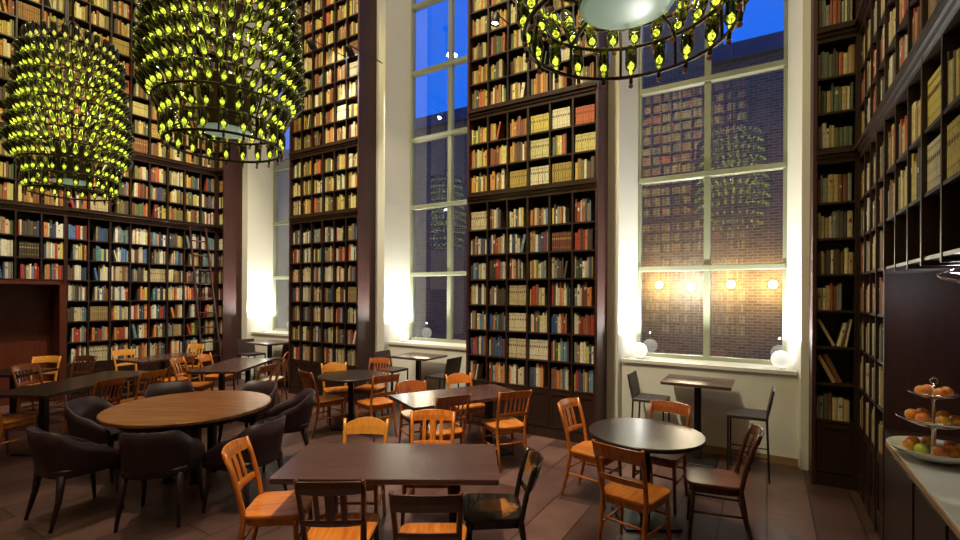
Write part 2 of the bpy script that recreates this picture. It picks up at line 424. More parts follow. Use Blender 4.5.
def case_unit(name,label,Mx,s0,s1,nb,z0rows,segs,side=(True,True),cup=True,depth=DB,case='',pal=(MIX,WARM,WARM),rev=False,toplim=12,skip=None,bottom=0.0,sideto=.43,empty=None,modes=None,cup_z=None):
    """segs: list of (rows, z_lo, z_hi) sections; local frame origin stays world"""
    t=thing(name,label,'bookcase')
    bays=[s0+(s1-s0)*i/nb for i in range(nb+1)]
    # back panel
    mb=MB(); mbox(mb,Mx,s0,s1,-depth-.02,-depth,bottom,TOPZ); mb.build('back_panel',M['case'],t)
    if sideto:
        for k,(on,s) in enumerate(zip(side,(s0,s1))):
            if on:
                mb=MB(); a,b=(s-.022,s+.012) if k==0 else (s-.012,s+.022)
                mbox(mb,Mx,a,b,-sideto+.005,.012,bottom,TOPZ); mb.build('side_panel',M['panel'],t)
    for i in range(nb+1):
        s=bays[i]; main = (i%3==0)
        hw=.011 if not main else .014
        if (i==0 and side[0]) or (i==nb and side[1]): continue
        if i==0: a,b=s,s+2*hw
        elif i==nb: a,b=s-2*hw,s
        else: a,b=s-hw,s+hw
        mb=MB(); mbox(mb,Mx,a,b,-depth,0 if not main else .006,bottom,TOPZ); mb.build('upright',M['case'],t)
    r=0
    for si,(rows,zlo,zhi) in enumerate(segs):
        for ri,z in enumerate(rows):
            r+=1
            if z<bottom: continue
            mb=MB(); mbox(mb,Mx,s0,s1,-depth,-.004,z-.022,z); mb.build('shelf',M['case'],t)
            nxt=rows[ri+1]-.022 if ri+1<len(rows) else zhi
            for bi in range(nb):
                if empty and empty(r,bi): continue
                md=modes.get((r,bi)) if modes else None
                fill(Mx,bays[bi]+.013,bays[bi+1]-.013,z,nxt-z,pal[si],case,r,(nb-bi if rev else bi+1),md,rev)
        if si<2:
            lo,hi=(C1,C2)[si]
            mb=MB()
            mbox(mb,Mx,s0,s1,-depth,.004,lo,hi-.1)
            mbox(mb,Mx,s0-.0,s1+.0,-depth,.022,hi-.10,hi-.065)
            mbox(mb,Mx,s0,s1,-depth,.045,hi-.060,hi-.035)
            mbox(mb,Mx,s0,s1,-depth,.028,hi-.035,hi-.018)
            mb.build('cornice',M['cornice'],t)
    if cup:
        z1=ROW1[0]-.03
        mb=MB(); mbox(mb,Mx,s0,s1,-depth,-.006,0,.13); mb.build('plinth',M['case'],t)
        for i in range(nb):
            a,b=bays[i]+.016,bays[i+1]-.016
            mb=MB(); mbox(mb,Mx,a,b,-.03,-.012,.14,z1)
            for (p,q,zz0,zz1) in ((a,a+.045,.14,z1),(b-.045,b,.14,z1),(a+.045,b-.045,.14,.19),(a+.045,b-.045,z1-.05,z1)):
                mbox(mb,Mx,p,q,-.013,-.002,zz0,zz1)
            mb.build('cupboard_door',M['case'],t)
    return t
SEG=[(ROW1,0,C1[0]),(ROW2,C1[1],C2[0]),(ROW3,C2[1],TOPZ)]
setmB={(8,2):'set',(8,3):'set',(9,3):'set',(10,5):'set',(10,3):'set',(10,4):'set',(9,5):'set',(3,2):'set',(2,2):'set'}
case_unit('bookcase','tall dark bookcase between the two largest windows, full height of photo','' or MF,-3.778,-1.858,6,None,SEG,case='centre bookcase',modes=setmB)
case_unit('bookcase','tall narrow dark bookcase behind the small round black table, left of centre window',MF,-7.825,-6.034,6,None,SEG,case='left pillar bookcase',pal=(MIX,WARM,WARM))
# left wall bookcase: door bay from s=2.62
NB=8; LW=.32
case_unit('bookcase','dark bookcase on left wall with ladder, right of the red doorway',ML,0.0,NB*LW,NB,None,SEG,side=(False,False),sideto=None,case='left wall bookcase',pal=(MIXL,MIXL[:16]+WARM,WARM))
case_unit('bookcase','dark bookcase over the red doorway at the left edge',ML,NB*LW+.002,NB*LW+8*LW,8,None,[([z for z in ROW1 if z>2.1],0,C1[0]),(ROW2,C1[1],C2[0]),(ROW3,C2[1],TOPZ)],side=(False,False),sideto=None,cup=False,bottom=2.13-.03,case='doorway bookcase',pal=(MIXL,WARM,WARM))
case_unit('bookcase','narrow dark bookcase sliver in far left corner beside window wall',MF,XL+.01,-10.05,1,None,SEG,side=(False,True),case='far left corner bookcase',pal=(MIX,WARM,WARM))
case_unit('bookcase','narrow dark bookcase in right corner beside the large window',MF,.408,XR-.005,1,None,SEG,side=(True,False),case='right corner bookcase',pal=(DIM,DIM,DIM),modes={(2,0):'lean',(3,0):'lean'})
NR=4; RW=.3025
def emp(r,b): return r<=1
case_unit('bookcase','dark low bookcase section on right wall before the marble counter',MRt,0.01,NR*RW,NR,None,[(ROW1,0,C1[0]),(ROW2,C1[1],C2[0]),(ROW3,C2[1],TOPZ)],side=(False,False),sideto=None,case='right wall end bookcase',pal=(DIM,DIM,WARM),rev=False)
def emp2(r,b): return r==1
setm={(2,3):'set',(2,4):'set',(3,3):'set',(2,5):'set',(3,6):'set'}
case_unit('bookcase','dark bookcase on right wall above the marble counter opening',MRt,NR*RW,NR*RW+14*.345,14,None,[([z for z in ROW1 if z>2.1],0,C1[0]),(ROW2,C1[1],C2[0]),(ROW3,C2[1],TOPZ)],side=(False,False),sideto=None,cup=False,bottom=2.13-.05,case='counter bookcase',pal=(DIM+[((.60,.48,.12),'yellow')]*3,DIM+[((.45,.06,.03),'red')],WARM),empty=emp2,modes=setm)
# opposite bookcase seen only mirrored in the glass
MBk=Matrix(((-1,0,0,0),(0,1,0,BACKY+.36),(0,0,1,0),(0,0,0,1)))
case_unit('bookcase','long dark bookcase on the back wall, mirrored in the window glass',MBk,.6,5.4,15,None,SEG,side=(True,True),sideto=.34,case='back wall bookcase',pal=(MIX,WARM,WARM))

for b in BOOKS:
    b['lab']=None
    if rnd.random()<.45:
        b['lab']=rnd.choice([(.55,.42,.16),(.10,.05,.03),(.75,.70,.58),(.30,.05,.03)]); b['lz']=rnd.uniform(.5,.72); b['lh']=rnd.uniform(.06,.16)
    if b['set'] : b['lab']=(.10,.06,.03) if b['col'][0]>.35 else (.5,.38,.14); b['lz']=.6; b['lh']=.1
def area(b):
    c=b['M']@Vector((b['s']+b['w']/2,-INSET,b['z']+b['h']/2)); q=proj(c)
    if not q: return 0
    x,y,d=q
    if not(2<x<958 and 2<y<538): return 0
    a=b['M']@Vector((b['s'],-INSET,b['z'])); e=b['M']@Vector((b['s']+b['w'],-INSET,b['z']))
    qa,qe=proj(a),proj(e)
    if 'corner' not in b['case'] and b['case'].startswith(('right wall','counter')) and d<2.0: return 0
    return abs(qe[0]-qa[0])*b['h']/d*FPX
order=sorted(range(len(BOOKS)),key=lambda i:-area(BOOKS[i]))
solo=set(i for i in order[:300] if area(BOOKS[i])>0)
ORD=['zeroth','first','second','third','fourth','fifth','sixth','seventh','eighth','ninth','tenth','eleventh','twelfth','thirteenth','fourteenth','fifteenth','sixteenth','seventeenth','eighteenth','nineteenth','twentieth','twenty-first','twenty-second','twenty-third']
rest=MB()
for i,b in enumerate(BOOKS):
    if i not in solo: book_geo(rest,b); continue
    mb=MB(); book_geo(mb,b)
    base=b['M']@Vector((b['s'],-INSET,b['z']))
    mb.v=[(v[0]-base.x,v[1]-base.y,v[2]-base.z) for v in mb.v]
    o=mb.build('book',M['book']); o.location=base
    row=b['row']; bay=b['bay']
    if b['case']=='counter bookcase': rs='%s shelf above the counter opening'%ORD[row]
    else: rs='%s shelf up'%ORD[row]
    lab='%s%s book, %s from left, %s bay, %s, %s'%('leaning ' if b['lean'] else '',b['cn'],ORD[b['n']],ORD[bay],rs,b['case'])
    tag(o,lab,'book','books in the %s'%b['case'])
o=rest.build('book_collection',M['book']); tag(o,'thousands of smaller books filling the tall bookcases on every wall','books',None,'stuff')

# leaning plank on the corner shelf is skipped; red doorway
d=thing('door_1',None,None,(0,0,0),0,None,'structure')
s0,s1=NB*LW+.07,NB*LW+1.75
mb=MB(); mbox(mb,ML,NB*LW,s0+.02,-.55,.03,0,2.10); mbox(mb,ML,s1-.02,s1+.05,-.55,.03,0,2.10); mbox(mb,ML,NB*LW,s1+.05,-.55,.03,2.04,2.10); mb.build('door_frame',M['door'],d)
mb=MB(); mbox(mb,ML,s0+.02,s1-.02,-.5,-.46,.0,2.04); mbox(mb,ML,s0+.12,(s0+s1)/2-.06,-.47,-.45,.15,1.9); mbox(mb,ML,(s0+s1)/2+.06,s1-.12,-.47,-.45,.15,1.9); mb.build('door_leaf',M['door'],d)
mb=MB(); mbox(mb,ML,(s0+s1)/2-.02,(s0+s1)/2+.02,-.45,-.40,1.0,1.16,.005); mb.build('door_handle',M['bronze'],d)
# the stretch of panelling past the doorway
mb=MB(); mbox(mb,ML,s1+.05,7.5,-.5,.0,0,2.10); struct('trim_4',mb,M['panel'])

# ladder
lad=thing('library_ladder','dark wooden ladder leaning against the left wall bookcase near the corner','ladder')
def lp(s,o,z): return ML@Vector((s,o,z))
tp=[lp(.26,.075,3.30),lp(.58,.075,3.30)]; bt=[lp(.12,.58,0.0),lp(.50,.58,0.0)]
for a,b in zip(tp,bt):
    mb=MB(); mb.tube([b,a],.021,4); mb.build('rail',M['panel'],lad)
for k in range(1,11):
    f=k/11; mb=MB(); a=bt[0].lerp(tp[0],f); b=bt[1].lerp(tp[1],f); mb.tube([a,b],.013,6); mb.build('rung',M['panel'],lad)
mb=MB(); mb.tube([lp(0,.075,3.33),lp(2.56,.075,3.33)],.011,8)
for s in (.02,.9,1.7,2.5): mb.tube([lp(s,.04,3.33),lp(s,.076,3.33)],.009,6)
tag(mb.build('ladder_rail',M['bronze']),'long thin metal rail the ladder hooks on, under the left wall cornice','rail')

# ------------------------------------------------------------------ counter on the right
ct=thing('service_counter','dark counter with white marble top and wooden edge at right edge','counter')
y1=4.27; y0=-1.0
mb=MB(); mb.box(.71,XR+.56,y0,y1,.875,.905,bev=.006); mb.build('worktop',M['counter'],ct)
mb=MB(); mb.box(.70,.712,y0,y1,.872,.900); mb.build('edge_strip',M['counteredge'],ct)
mb=MB(); mb.box(.735,XR+.55,y0,y1,.0,.874); 
for k in range(8):
    yy=y1-.05-.6*k
    if yy-.55>y0: mb.box(.723,.736,yy-.55,yy,.14,.82)
mb.box(XR+.005,XR+.55,y1,YB-NR*RW-.012,0,.905); mb.build('cabinet_front',M['case'],ct)
mb=MB(); mb.box(XR+.53,XR+.56,y0,4.66,.906,2.075); mb.box(XR+.0,XR+.54,4.662,4.672,.906,2.075); mb.build('back_panel',M['panel'],ct)
# metal-framed ring lamp under the opening
rp=V(0,0); 
rg=thing('ring_lamp','small round metal ring lamp under the shelf above the counter','lamp',(.985,3.98,2.025)); rg.rotation_euler=(.38,-.1,AL)
mb=MB(); mb.tube([(.085*math.cos(a*PI/12),.085*math.sin(a*PI/12),0) for a in range(24)],.009,8,closed=True); mb.build('ring',M['silver'],rg)
mb=MB(); mb.tube([(0,.085,0),(0,.03,.045)],.006,6); mb.build('bracket',M['silver'],rg)

# fruit stand
FX,FY=.87,3.92
fs_=thing('fruit_stand','three-tier silver fruit stand on the marble counter','fruit stand',(FX,FY,.9055))
def bowl(r,z,dp,n=28):
    mb=MB(); prof=[(r*.28,z),(r*.6,z+dp*.25),(r*.88,z+dp*.7),(r,z+dp),(r*.985,z+dp+.004),(r*.86,z+dp*.7+.008),(r*.58,z+dp*.25+.008),(.003,z+.009)]
    return mb.lathe(prof,n,cap=True)
bowl(.225,.004,.075).build('bottom_bowl',M['porcelain'],fs_)
bowl(.18,.205,.05).build('middle_tray',M['silver'],fs_)
bowl(.125,.375,.035).build('top_tray',M['silver'],fs_)
mb=MB(); mb.lathe([(.03,.0),(.018,.02),(.011,.05),(.011,.18),(.022,.205),(.011,.23),(.010,.36),(.018,.378),(.009,.40),(.007,.47)],12); mb.build('stem',M['silver'],fs_)
mb=MB(); mb.tube([(.018*math.cos(a*PI/8),0,.486+.018*math.sin(a*PI/8)) for a in range(16)],.005,6,closed=True); mb.build('handle_ring',M['silver'],fs_)
FC={'peach':((.70,.28,.06),(.60,.10,.03)),'orange':((.80,.30,.03),(.75,.25,.03)),'pear':((.42,.50,.08),(.55,.55,.15)),'apple':((.60,.45,.06),(.50,.06,.02)),'nectarine':((.55,.12,.03),(.75,.40,.06))}
FM={}
for k,(a,b) in FC.items():
    m,t,bs=nt(k+'_skin'); n=t.nodes.new('ShaderNodeTexNoise'); n.inputs['Scale'].default_value=12
    tc=t.nodes.new('ShaderNodeTexCoord'); t.links.new(tc.outputs['Object'],n.inputs['Vector'])
    r=t.nodes.new('ShaderNodeValToRGB'); r.color_ramp.elements[0].position=.4; r.color_ramp.elements[1].position=.6
    r.color_ramp.elements[0].color=(*a,1); r.color_ramp.elements[1].color=(*b,1)
    t.links.new(n.outputs['Fac'],r.inputs[0]); t.links.new(r.outputs[0],bs.inputs['Base Color']); bs.inputs['Roughness'].default_value=.35; FM[k]=m
def fruit(kind,r,ang,z,label,tilt=0,size=.035):
    t=thing(kind,label,kind,(FX+r*math.cos(ang),FY+r*math.sin(ang),.9055+z),rnd.uniform(0,6),'fruit on the fruit stand')
    mb=MB(); R=size
    if kind=='pear':
        pr=[(.003,0),(R*.7,R*.15),(R*1.0,R*.8),(R*.85,R*1.5),(R*.5,R*2.1),(R*.38,R*2.6),(R*.2,R*2.9),(.002,R*2.95)]
        Mx=Matrix.Translation((0,0,R*.85))@Matrix.Rotation(1.25,4,'Y')@Matrix.Translation((0,0,-R*1.2))
        mb.lathe(pr,14,M=Mx); mb.build('flesh',FM[kind],t)
        mb=MB(); mb.tube([Mx@Vector((0,0,R*2.9)),Mx@Vector((.004,0,R*3.4))],.002,5); mb.build('stalk',M['dark'],t)
    else:
        pr=[]
        for i in range(11):
            a=PI*i/10; rr=R*math.sin(a); zz=R-R*math.cos(a)
            if i==10: zz-=R*.16
            if i==9: zz-=R*.02
            pr.append((max(rr,.002),zz))
        mb.lathe(pr,14); mb.build('flesh',FM[kind],t)
        mb=MB(); mb.tube([(0,0,R*1.8),(.003,0,R*2.08)],.002,5); mb.build('stalk',M['dark'],t)
    return t
zb=.048; wb={0:'bottom bowl',1:'middle tray',2:'top tray'}
spec=[('nectarine',.135,3.3,'left'),('pear',.12,4.0,'left front'),('peach',.13,4.75,'front'),('orange',.12,5.4,'right front'),('apple',.14,6.0,'right'),('peach',.13,.6,'far right'),('apple',.13,1.6,'back'),('nectarine',.13,2.4,'far left')]
spec=[(k,r*.85,a,w) for k,r,a,w in spec]
for k,r,a,w in spec: fruit(k,r,a,zb,'%s lying in the bottom bowl of the fruit stand, %s side'%({'nectarine':'red nectarine','pear':'green pear','peach':'orange peach','orange':'ripe orange','apple':'yellow-red apple'}[k],w),size=.036)
for k,r,a,w in [('orange',.10,2.9,'left'),('peach',.10,4.0,'front left'),('apple',.10,4.9,'front'),('nectarine',.10,5.9,'right'),('orange',.10,.9,'far right'),('peach',.10,1.9,'back')]:
    fruit(k,r,a,.225,'%s on the middle tray of the fruit stand, %s side'%({'nectarine':'red nectarine','peach':'orange peach','orange':'ripe orange','apple':'yellow-red apple'}[k],w),size=.036)
for k,r,a,w in [('orange',.06,3.3,'left'),('peach',.06,5.0,'front'),('nectarine',.06,.3,'right'),('peach',.06,1.8,'back')]:
    fruit(k,r,a,.386,'%s on the top tray of the fruit stand, %s side'%({'nectarine':'red nectarine','peach':'orange peach','orange':'ripe orange'}[k],w),size=.034)

# ------------------------------------------------------------------ furniture
def rrect(w,d,r,n=4,taper=0):
    out=[]
    for cx,cy,a0 in ((w/2-r,d/2-r,0),(-w/2+r,d/2-r,90),(-w/2+r,-d/2+r,180),(w/2-r,-d/2+r,270)):
        for i in range(n+1):
            a=math.radians(a0+90*i/n); x=cx+r*math.cos(a); y=cy+r*math.sin(a)
            x*= 1+taper*(y/d); out.append((x,y))
    return out
def cafe_chair(style,wm,sm):
    t=thing('cafe_chair','x','chair')
    # seat, faces +Y
    mb=MB(); mb.prism(rrect(.40,.40,.07,4,.12),.435,.462,.006); mb.build('seat',sm,t)
    mb=MB(); mb.prism(rrect(.36,.36,.06,4,.12),.385,.4345); mb.build('apron',wm,t)
    for sx in (-1,1):
        mb=MB(); mb.tube([(sx*.195,.175,0),(sx*.185,.160,.20),(sx*.178,.150,.43)],[.013,.016,.019],6 if style!='bent' else 10); mb.build('leg',wm,t)
    def yback(z): return -.175-.10*max(0,(z-.45))/.42-.02*max(0,(z-.45)/.42)**2
    H={'slat':.875,'slat5':.875,'board':.86,'solid':.83,'bent':.90,'round':.80}[style]
    if style!='bent':
        for sx in (-1,1):
            pts=[(sx*.165,-.265,0),(sx*.163,-.215,.22),(sx*.165,-.180,.43),(sx*.172,yback(.6),.6),(sx*.180,yback(.75),.75),(sx*.186,yback(H),H-.005)]
            mb=MB(); mb.tube(pts,[.014,.017,.020,.018,.016,.013],6); mb.build('leg',wm,t)
        cv=lambda k:(lambda x,z: yback(z)-.012-k*(1-(x/.19)**2)*.035)
        if style in('slat','slat5'):
            mb=MB(); mb.board(.355,H-.085,H-.01,cv(1),.020,arch=.012); mb.build('top_rail',wm,t)
            mb=MB(); mb.board(.335,.585,.62,cv(.7),.016,arch=.008); mb.build('lower_rail',wm,t)
            n=3 if style=='slat' else 5
            for i in range(n):
                x=(i-(n-1)/2)*(.075 if n==3 else .052); w=.030 if n==3 else .016
                if n==3 and i==1: w=.05
                mb=MB(); mb.board(w,.615,H-.08,cv(.8),.010,n=1,x0=x); mb.build('slat',wm,t)
        elif style=='board':
            mb=MB(); mb.board(.37,H-.115,H-.01,cv(1.1),.020,arch=.01,dip=.012); mb.build('top_rail',wm,t)
            mb=MB(); mb.board(.335,.575,.615,cv(.7),.016,arch=.006); mb.build('lower_rail',wm,t)
        elif style=='solid':
            mb=MB(); mb.board(.37,H-.14,H-.055,cv(1.1),.018,arch=.05,dip=-.0); mb.build('top_rail',wm,t)
            mb=MB(); mb.board(.33,.56,.59,cv(.7),.014); mb.build('lower_rail',wm,t)
        elif style=='round':
            mb=MB(); mb.board(.40,H-.17,H-.03,cv(1.6),.022,arch=.035,dip=.03); mb.build('top_rail',M['wornback'] if wm==M['worn'] else wm,t)
            mb=MB(); mb.board(.33,.54,.57,cv(.7),.014); mb.build('lower_rail',wm,t)
    else:
        for sx in (-1,1):
            mb=MB(); mb.tube([(sx*.15,-.25,0),(sx*.16,-.20,.25),(sx*.168,-.178,.44)],[.012,.015,.017],10); mb.build('leg',wm,t)
        pts=[]
        for i in range(17):
            a=PI*i/16; x=-.18*math.cos(a); z=.44+.46*math.sin(a)**.75; pts.append((x,yback(z)+.0,z))
        mb=MB(); mb.tube(pts,.014,8); mb.build('back_hoop',wm,t)
        pts=[]
        for i in range(13):
            a=PI*i/12; x=-.11*math.cos(a); z=.46+.32*math.sin(a)**.75; pts.append((x,yback(z),z))
        mb=MB(); mb.tube(pts,.009,8); mb.build('inner_hoop',wm,t)
    zst=.23
    mb=MB()
    for sx in (-1,1): mb.tube([(sx*.184,.160,zst),(sx*.163,-.213,zst)],.010,6)
    mb.tube([(-.182,.158,zst+.05),(.182,.158,zst+.05)],.010,6); mb.tube([(-.162,-.20,zst+.05),(.162,-.20,zst+.05)],.010,6)
    mb.build('stretcher',wm,t)
    return t
def tub_chair():
    t=thing('upholstered_chair','x','chair'); L=M['leather']
    mb=MB(); mb.prism(rrect(.50,.48,.10,5,.05),.40,.475,.02); mb.build('seat',L,t)
    # wrap shell
    vs=[];fs=[];n=24; R=4
    for i in range(n+1):
        u=-1+2*i/n; a=u*math.radians(125)
        # superellipse U around the back (-Y)
        ca=math.cos(a); sa=math.sin(a)
        ex=.55
        x=.242*math.copysign(abs(sa)**.75,sa); y=-.235*math.copysign(abs(ca)**.7,ca)
        if abs(a)>PI/2: y=.0+ .21*((abs(a)-PI/2)/math.radians(35)); x=.242*math.copysign(1,sa)
        ztop=.785-.27*max(0,(abs(u)-.38)/.62)**1.15
        for j in range(R):
            f=j/(R-1); z=.395+(ztop-.395)*f; fl_=1+.08*f*(1-.6*abs(u))
            for e in (-.016,.016):
                k=1+e/.25*(1 if j<R-1 else .55)
                vs.append(Vector((x*fl_*k,(y*(fl_+.12*f) if y<0 else y)*k - (.03*f if y<0 else 0),z)))
    W=R*2
    for i in range(n):
        for j in range(R-1):
            a=i*W+j*2;b=(i+1)*W+j*2
            fs.append((a,a+2,b+2,b)); fs.append((a+1,b+1,b+3,a+3))
        a=i*W;b=(i+1)*W; fs.append((a,b,b+1,a+1)); q=(R-1)*2; fs.append((a+q,a+q+1,b+q+1,b+q))
    for i,fl_ in ((0,0),(n,1)):
        a=i*W; lp_=[a+2*j for j in range(R)]+[a+2*j+1 for j in range(R-1,-1,-1)]
        fs.append(tuple(lp_ if fl_ else lp_[::-1]))
    mb=MB(); mb.add(vs,fs,None,True); o=mb.build('back_shell',L,t)
    for sx in (-1,1):
        mb=MB(); mb.tube([(sx*.245,.225,0),(sx*.225,.20,.22),(sx*.215,.19,.42)],[.013,.020,.030],8); mb.build('leg',L,t)
        mb=MB(); mb.tube([(sx*.225,-.27,0),(sx*.215,-.215,.22),(sx*.20,-.19,.42)],[.013,.022,.032],8); mb.build('leg',L,t)
    return t
def bar_stool():
    t=thing('bar_stool','x','bar stool'); 
    mb=MB(); mb.prism(rrect(.40,.38,.02,2),.625,.66,.006); mb.build('seat',M['stoolm'],t)
    mb=MB(); mb.board(.39,.655,.94,lambda x,z:-.18-.06*(z-.66)/.3,.025,n=2); mb.build('backrest',M['stoolm'],t)
    for sx in (-1,1):
        mb=MB(); mb.tube([(sx*.188,.175,0),(sx*.188,.175,.63)],.013,4); mb.build('leg',M['black'],t)
        mb=MB(); mb.tube([(sx*.188,-.20,0),(sx*.188,-.175,.63)],.013,4); mb.build('leg',M['black'],t)
    mb=MB(); mb.tube([(-.188,.175,.24),(.188,.175,.24)],.008,4)
    for sx in(-1,1): mb.tube([(sx*.188,.175,.24),(sx*.188,-.19,.24)],.008,4)
    mb.build('footrest',M['black'],t)
    return t
used={}
def place(key,maker,pos,phi,label,group,world=False):
    """phi: facing angle; view frame unless world"""
    if key not in used: used[key]=maker(); o=used[key]; o0=o
    else: o=copy_tree(used[key])
    o.location=(pos[0],pos[1],0) if world else V(*pos)
    a=math.radians(phi)+(0 if world else AL)
    o.rotation_euler=(0,0,a-PI/2)
    o['label']=label; o['group']=group
    return o
G='wooden cafe chairs around the tables'
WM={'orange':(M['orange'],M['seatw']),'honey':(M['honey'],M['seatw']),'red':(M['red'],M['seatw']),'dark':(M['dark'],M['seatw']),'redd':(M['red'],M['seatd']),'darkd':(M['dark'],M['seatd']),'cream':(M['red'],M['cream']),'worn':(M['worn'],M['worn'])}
def cc(style,wk,l,d,phi,label):
    return place((style,wk),lambda:cafe_chair(style,*WM[wk]),(l,d),phi,label,G)
CH=[
('slat','orange',-1.37,3.28,6,'orange wooden slat-back chair at left end of front rectangular table'),
('slat','dark',-.84,2.93,92,'dark brown slat-back chair with orange seat, front left of nearest table'),
('board','dark',-.28,2.80,90,'dark brown chair with curved top rail, front right of nearest table'),
('round','worn',.09,3.25,182,'black worn chair with rubbed seat at right end of nearest table'),
('solid','honey',-.98,3.84,-90,'light honey chair with arched solid back behind the nearest table'),
('slat','orange',-.41,3.90,-90,'orange slat-back chair behind nearest table, right of the arched-back chair'),
('slat5','red',-.40,5.12,118,'reddish slat-back chair at near side of second rectangular table'),
('slat5','orange',.28,5.38,112,'orange slat-back chair with its back to camera, right of second rectangular table'),
('solid','orange',-.15,6.25,-60,'orange solid-back chair on far side of second rectangular table, before bar stool'),
('round','cream',-.73,5.80,-60,'round-backed brown chair with cream seat at far left corner of second rectangular table'),
('slat5','redd',-2.13,6.57,45,'reddish slat-back chair left of the small round black table'),
('solid','honey',-2.15,7.22,-60,'honey chair with pale seat on far side of the small round table'),
('board','orange',-1.40,6.42,130,'orange board-back chair at near right of the small round table'),
('slat5','red',-1.70,7.38,-110,'red slat-back chair beyond the small round table, next to dark stool'),
('bent','cream',-3.60,8.15,180,'bentwood hoop-back chair with pale seat right of the far rectangular table'),
('board','redd',-3.42,7.08,172,'low brown board-back chair at near right corner of far rectangular table'),
('slat','orange',-4.50,7.55,5,'orange slat-back chair at near left side of far rectangular table'),
('solid','orange',-4.62,8.45,0,'orange solid-back chair at far left side of far rectangular table'),
('board','orange',-5.16,8.02,150,'orange board-back chair between the two far rectangular tables'),
('board','honey',-6.28,8.62,-22,'pale honey chair against left wall bookcase behind the rear table'),
('slat','honey',-5.82,9.35,-105,'honey chair at rear table, nearest the ladder'),
('slat5','redd',-4.72,5.78,168,'dark reddish slat-back chair at right of long dark table, nearer one'),
('slat5','orange',-4.62,6.40,165,'dim orange slat-back chair at right of long dark table, farther one'),
('slat5','redd',-6.22,6.78,-4,'reddish slat-back chair on left side of the long dark table'),
('board','honey',-7.03,7.52,-75,'pale honey board-back chair before the red doorway'),
('slat5','dark',-6.45,7.45,-95,'dark slat-back chair under the left wall shelves beside the doorway'),
('solid','orange',-5.42,5.44,84,'orange chair seat cut by the left edge of the photo'),
('slat','orange',1.10,4.47,-40,'orange slat-back chair at left of the round black table on right'),
('board','orange',1.16,3.53,47,'orange board-back chair in front of the round black table on right'),
('board','redd',1.68,4.42,-130,'brown board-back chair behind round table, below the window bar table'),
('slat5','darkd',1.87,3.80,158,'dark reddish chair at right of the round black table, seen side-on'),
]
for c in CH: cc(*c)
GU='plum leather chairs around the large round oak table'
for l,d,phi,lab in [(-3.46,4.10,62,'dark leather tub chair at front left of the big oak table'),
 (-2.72,4.08,102,'dark leather tub chair seen from behind at front of the big oak table'),
 (-2.10,4.28,162,'dark leather tub chair at front right of the big oak table'),
 (-2.19,5.36,205,'dark leather tub chair right of the big oak table, behind the light chair'),
 (-2.82,5.80,255,'dark leather tub chair at far right side of the big oak table'),
 (-3.72,5.72,-55,'dark leather tub chair behind the big oak table, only its back rim showing'),
 (-3.92,4.98,5,'dark leather tub chair at far left of the big oak table')]:
    place('tub',tub_chair,(l,d),phi,lab,GU)
GS='dark bar stools at the window tables'
for x,y,phi,lab in [(-1.22,6.08,0,'dark bar stool left of the bar table under the large window'),
 (-.18,5.84,180,'dark bar stool right of the bar table under the large window'),
 (-5.38,6.05,0,'dark bar stool left of the bar table under the middle window'),
 (-4.32,6.0,180,'dark bar stool right of the bar table under the middle window'),
 (-9.22,6.02,0,'dark bar stool left of the bar table under the far left window'),
 (-8.14,6.0,180,'dark bar stool right of the bar table under the far left window')]:
    place('stool',bar_stool,(x,y),phi,lab,GS,world=True)
def pedestal(t,x,y,h,base=.42,rnd_=False):
    mb=MB(); mb.box(x-.035,x+.035,y-.035,y+.035,.018,h,bev=.004) if not rnd_ else mb.lathe([(.04,.018),(.038,h)],16,M=Matrix.Translation((x,y,0))); mb.build('column',M['black'],t)
    mb=MB(); mb.prism([(x+a,y+b) for a,b in (rrect(base,base,.02,2) if not rnd_ else [(base/2*math.cos(i*PI/16),base/2*math.sin(i*PI/16)) for i in range(32)])],0,.018,.004); mb.build('base_plate',M['black'],t)
def rect_table(l,d,th,w,dp,label,mat,two=False,world=None,h=.74,gname='rectangular cafe tables'):
    pos=V(l,d) if world is None else Vector((*world,0)); rz=math.radians(th)+(AL if world is None else 0)
    t=thing('cafe_table' if h<.8 else 'bar_table',label,'table',pos,rz,gname)
    mb=MB(); mb.prism(rrect(w,dp,.008,1),h-.035,h,.003); mb.build('tabletop',mat,t)
    mb=MB(); mb.box(-w*.28,w*.28,-.03,.03,h-.06,h-.035); mb.build('support_bar',M['black'],t)
    if two:
        for s in (-1,1): pedestal(t,s*w*.30,0,h-.06)
    else: pedestal(t,0,0,h-.06)
    return t
rect_table(-.60,3.34,0,1.45,.72,'nearest rectangular dark wood table, front centre',M['table'],True)
rect_table(-.25,5.54,31,1.42,.72,'angled rectangular dark table behind the nearest one, before the centre bookcase',M['table'],True)
rect_table(-4.02,7.83,93,1.55,.74,'rectangular dark table left of the far window niche',M['table'],True)
rect_table(-5.80,8.68,66,1.15,.70,'rear dark table beside the ladder and left bookcase',M['table'],False)
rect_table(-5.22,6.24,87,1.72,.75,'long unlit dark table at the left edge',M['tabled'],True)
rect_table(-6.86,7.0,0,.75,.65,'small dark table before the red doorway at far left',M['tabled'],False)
rect_table(0,0,0,.72,.60,'dark bar table on one post under the large right window',M['table'],world=(-.69,6.02),h=.925,gname='bar tables under the windows')
rect_table(0,0,0,.72,.60,'dark bar table on one post under the middle window',M['table'],world=(-4.80,6.02),h=.925,gname='bar tables under the windows')
rect_table(0,0,0,.72,.60,'dark bar table on one post under the far left window',M['table'],world=(-8.62,6.02),h=.925,gname='bar tables under the windows')
